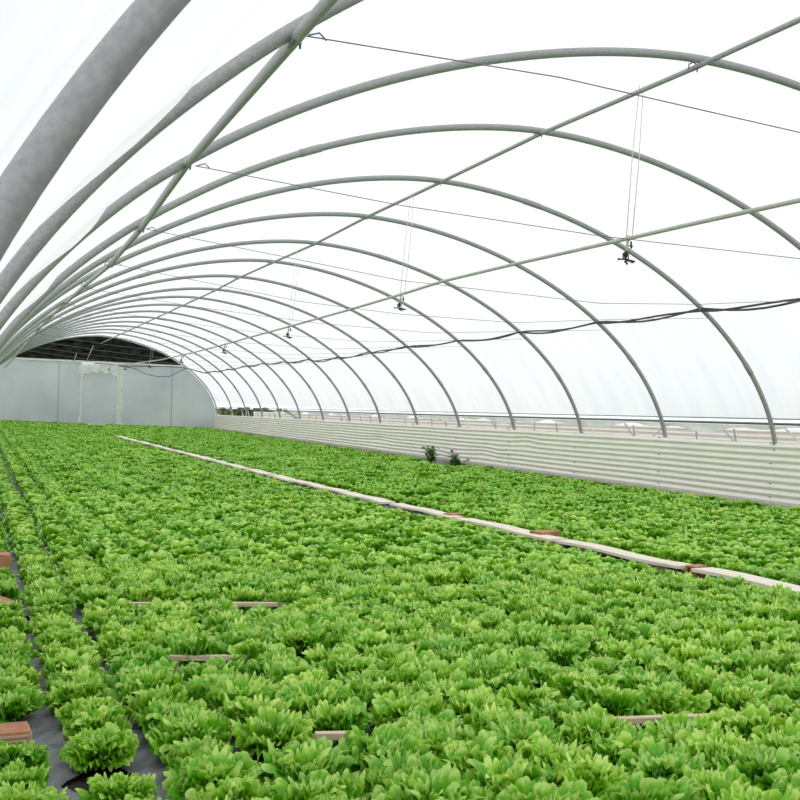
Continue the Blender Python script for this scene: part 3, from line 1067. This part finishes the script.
# planting plan: rows run along the tunnel
SPX = 0.41
rows_x = [0.25 + SPX * j for j in range(35)]
AVOID = [(0.24, 6.28, 0.30), (0.27, 12.3, 0.3), (0.24, 10.25, 0.3), (7.40, 13.75, 0.36), (7.20, 16.45, 0.3), (7.45, 10.35, 0.27)]
heads = []
rp_ = random.Random(99)
for j, x0 in enumerate(rows_x):
    y = 2.6 + rp_.uniform(0, 0.3)
    c = 0
    while y < 72.3:
        y += rp_.uniform(0.30, 0.37)
        x = x0 + rp_.uniform(-0.035, 0.035)
        if j > 2 and y < 52.5 and (-0.24 < x - path_x(y) < 0.34): continue
        if x > 13.6 and 31 < y < 35.6: continue
        if any(math.hypot(x - ax, y - ay) < ar for ax, ay, ar in AVOID): continue
        hit = False
        for (a, b, _) in LATHS:
            if a[0] - 0.1 < x < b[0] + 0.1:
                yl = a[1] + (b[1] - a[1]) * (x - a[0]) / (b[0] - a[0])
                if -0.18 < y - yl < 0.07: hit = True
        if hit: continue
        if any(math.hypot(x - hx, y - hy) < 0.16 for hx, hy, _, _ in HOLES[2:]): continue
        if rp_.random() < 0.012: continue
        sc = rp_.uniform(0.86, 1.06) * (0.87 if j < 2 else (0.98 if j == 2 else 1.10))
        fp = frame_pos(x, y, ground(x, y) + 0.12)
        if fp is None: continue
        px, py, dep = fp
        mg = 320 * (5.0 / max(dep, 5.0)) + 60
        if px < -mg or px > 800 + mg or py > 800 + 330: continue
        inside = -8 < px < 808 and py < 812
        if -0.5 < x - path_x(y) < 0: sc *= 0.86
        heads.append(dict(row=j, x=x, y=y, s=sc, rz=rp_.uniform(0, 6.28), dep=dep, inside=inside, tx=rp_.uniform(-0.14, 0.14), ty=rp_.uniform(-0.14, 0.14), px=px, py=py))

seen = sorted([h for h in heads if h['inside']], key=lambda h: h['dep'])
near = seen[:300]
for h in near: h['near'] = True
cnt = {}
for h in sorted(near, key=lambda h: h['y']):
    cnt[h['row']] = cnt.get(h['row'], 0) + 1
    h['ord'] = cnt[h['row']]
for i, h in enumerate(near):
    v = i % NVAR
    o = bpy.data.objects.new('lettuce', OUT_ME[v]); COL.objects.link(o)
    o.location = (h['x'], h['y'], ground(h['x'], h['y']) + 0.012)
    o.rotation_euler = (h['tx'], h['ty'], h['rz'])
    o.scale = (h['s'], h['s'], h['s'] * 1.14)
    hh = bpy.data.objects.new('heart', HEART_ME[v]); COL.objects.link(hh); hh.parent = o
    tag(o, f'frilly green lettuce, {ORD[h["ord"]-1]} from the front in the {ORD[h["row"]]} row from the left', 'lettuce', 'frilly lettuces of the near bed')

# every other head of the two beds: more than anyone could lift out one by one
LODV = {l: [head_arrays(300 + 17 * l + q, l) for q in range(6 if l else 4)] for l in (0, 1, 2, 3)}
AV, AQ, AE, AH = [], [], [], []
b = 0
for h in heads:
    if h.get('near'): continue
    d = h['dep']
    lod = 0 if d < 9 else (1 if d < 20 else (2 if d < 38 else 3))
    if not (-40 < h['px'] < 840 and h['py'] < 1000) and d < 9: lod = 1
    lst = LODV[lod]
    V, Q, E = lst[int(h['rz'] * 1000) % len(lst)]
    ca, sa = math.cos(h['rz']), math.sin(h['rz'])
    s = h['s']
    X = (V[:, 0] * ca - V[:, 1] * sa) * s; Y = (V[:, 0] * sa + V[:, 1] * ca) * s
    Z = V[:, 2] * s * 1.14 + X * h['ty'] - Y * h['tx']
    AV.append(np.stack([X + h['x'], Y + h['y'], Z + ground(h['x'], h['y']) + 0.012], -1))
    AQ.append(Q + b); AE.append(E); AH.append(np.full(len(V), (h['rz'] * 37) % 1.0)); b += len(V)
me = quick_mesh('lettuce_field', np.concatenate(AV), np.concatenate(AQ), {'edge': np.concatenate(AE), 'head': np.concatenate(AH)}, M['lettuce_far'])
o = bpy.data.objects.new('lettuce_field', me)
COL.objects.link(o)
tag(o, 'dense field of farther green lettuces stretching to the end wall', 'lettuces', None, 'stuff')
print('heads', len(heads), 'near', len(near), 'field quads', len(me.polygons), 'max depth', near[-1]['dep'])

# ------------------------------------------------------------------ two weeds at the foot of the wall
def weed(loc, h, wd, label, seed):
    r = random.Random(seed)
    root = empty('weed', loc)
    tag(root, label, 'weed', 'weeds at the foot of the cream wall')
    st = MB(); lf_v = []; lf_f = []
    for i in range(14):
        a = r.uniform(0, 2 * PI); sp = r.uniform(0.1, 1) * wd / 2
        top = Vector((math.cos(a) * sp * 0.6, math.sin(a) * sp, h * r.uniform(0.5, 1.0)))
        st.tube([(0, 0, 0), (top.x * 0.4, top.y * 0.4, top.z * 0.55), tuple(top)], [0.012, 0.009, 0.005], 6)
        for q in range(11):
            t = r.uniform(0.3, 1.0)
            c = top * t
            d = Vector((r.uniform(-1, 1), r.uniform(-1, 1), r.uniform(-0.5, 0.7))).normalized()
            L = r.uniform(0.11, 0.2)
            sd = d.cross(Vector((0, 0, 1)))
            if sd.length < 0.1: sd = Vector((1, 0, 0))
            sd = sd.normalized() * L * 0.36
            b = len(lf_v)
            up = Vector((0, 0, 0.02))
            for p in (c, c + d * L * 0.4 + sd + up, c + d * L * 0.45, c + d * L * 0.4 - sd + up, c + d * L - up): lf_v.append(tuple(p))
            lf_f += [(b, b + 1, b + 2), (b, b + 2, b + 3), (b + 1, b + 4, b + 2), (b + 2, b + 4, b + 3)]
    st.build('stem', M['weed_stem'], root)
    mesh_obj('foliage', lf_v, lf_f, M['weed'], root)


weed((14.1, 34.2, ground(14.1, 34.2)), 0.72, 0.75, 'dark leafy weed against the cream wall, taller left one of two', 1)
weed((14.1, 32.0, ground(14.1, 32.0)), 0.56, 0.95, 'dark leafy weed against the cream wall, lower right one of two', 2)
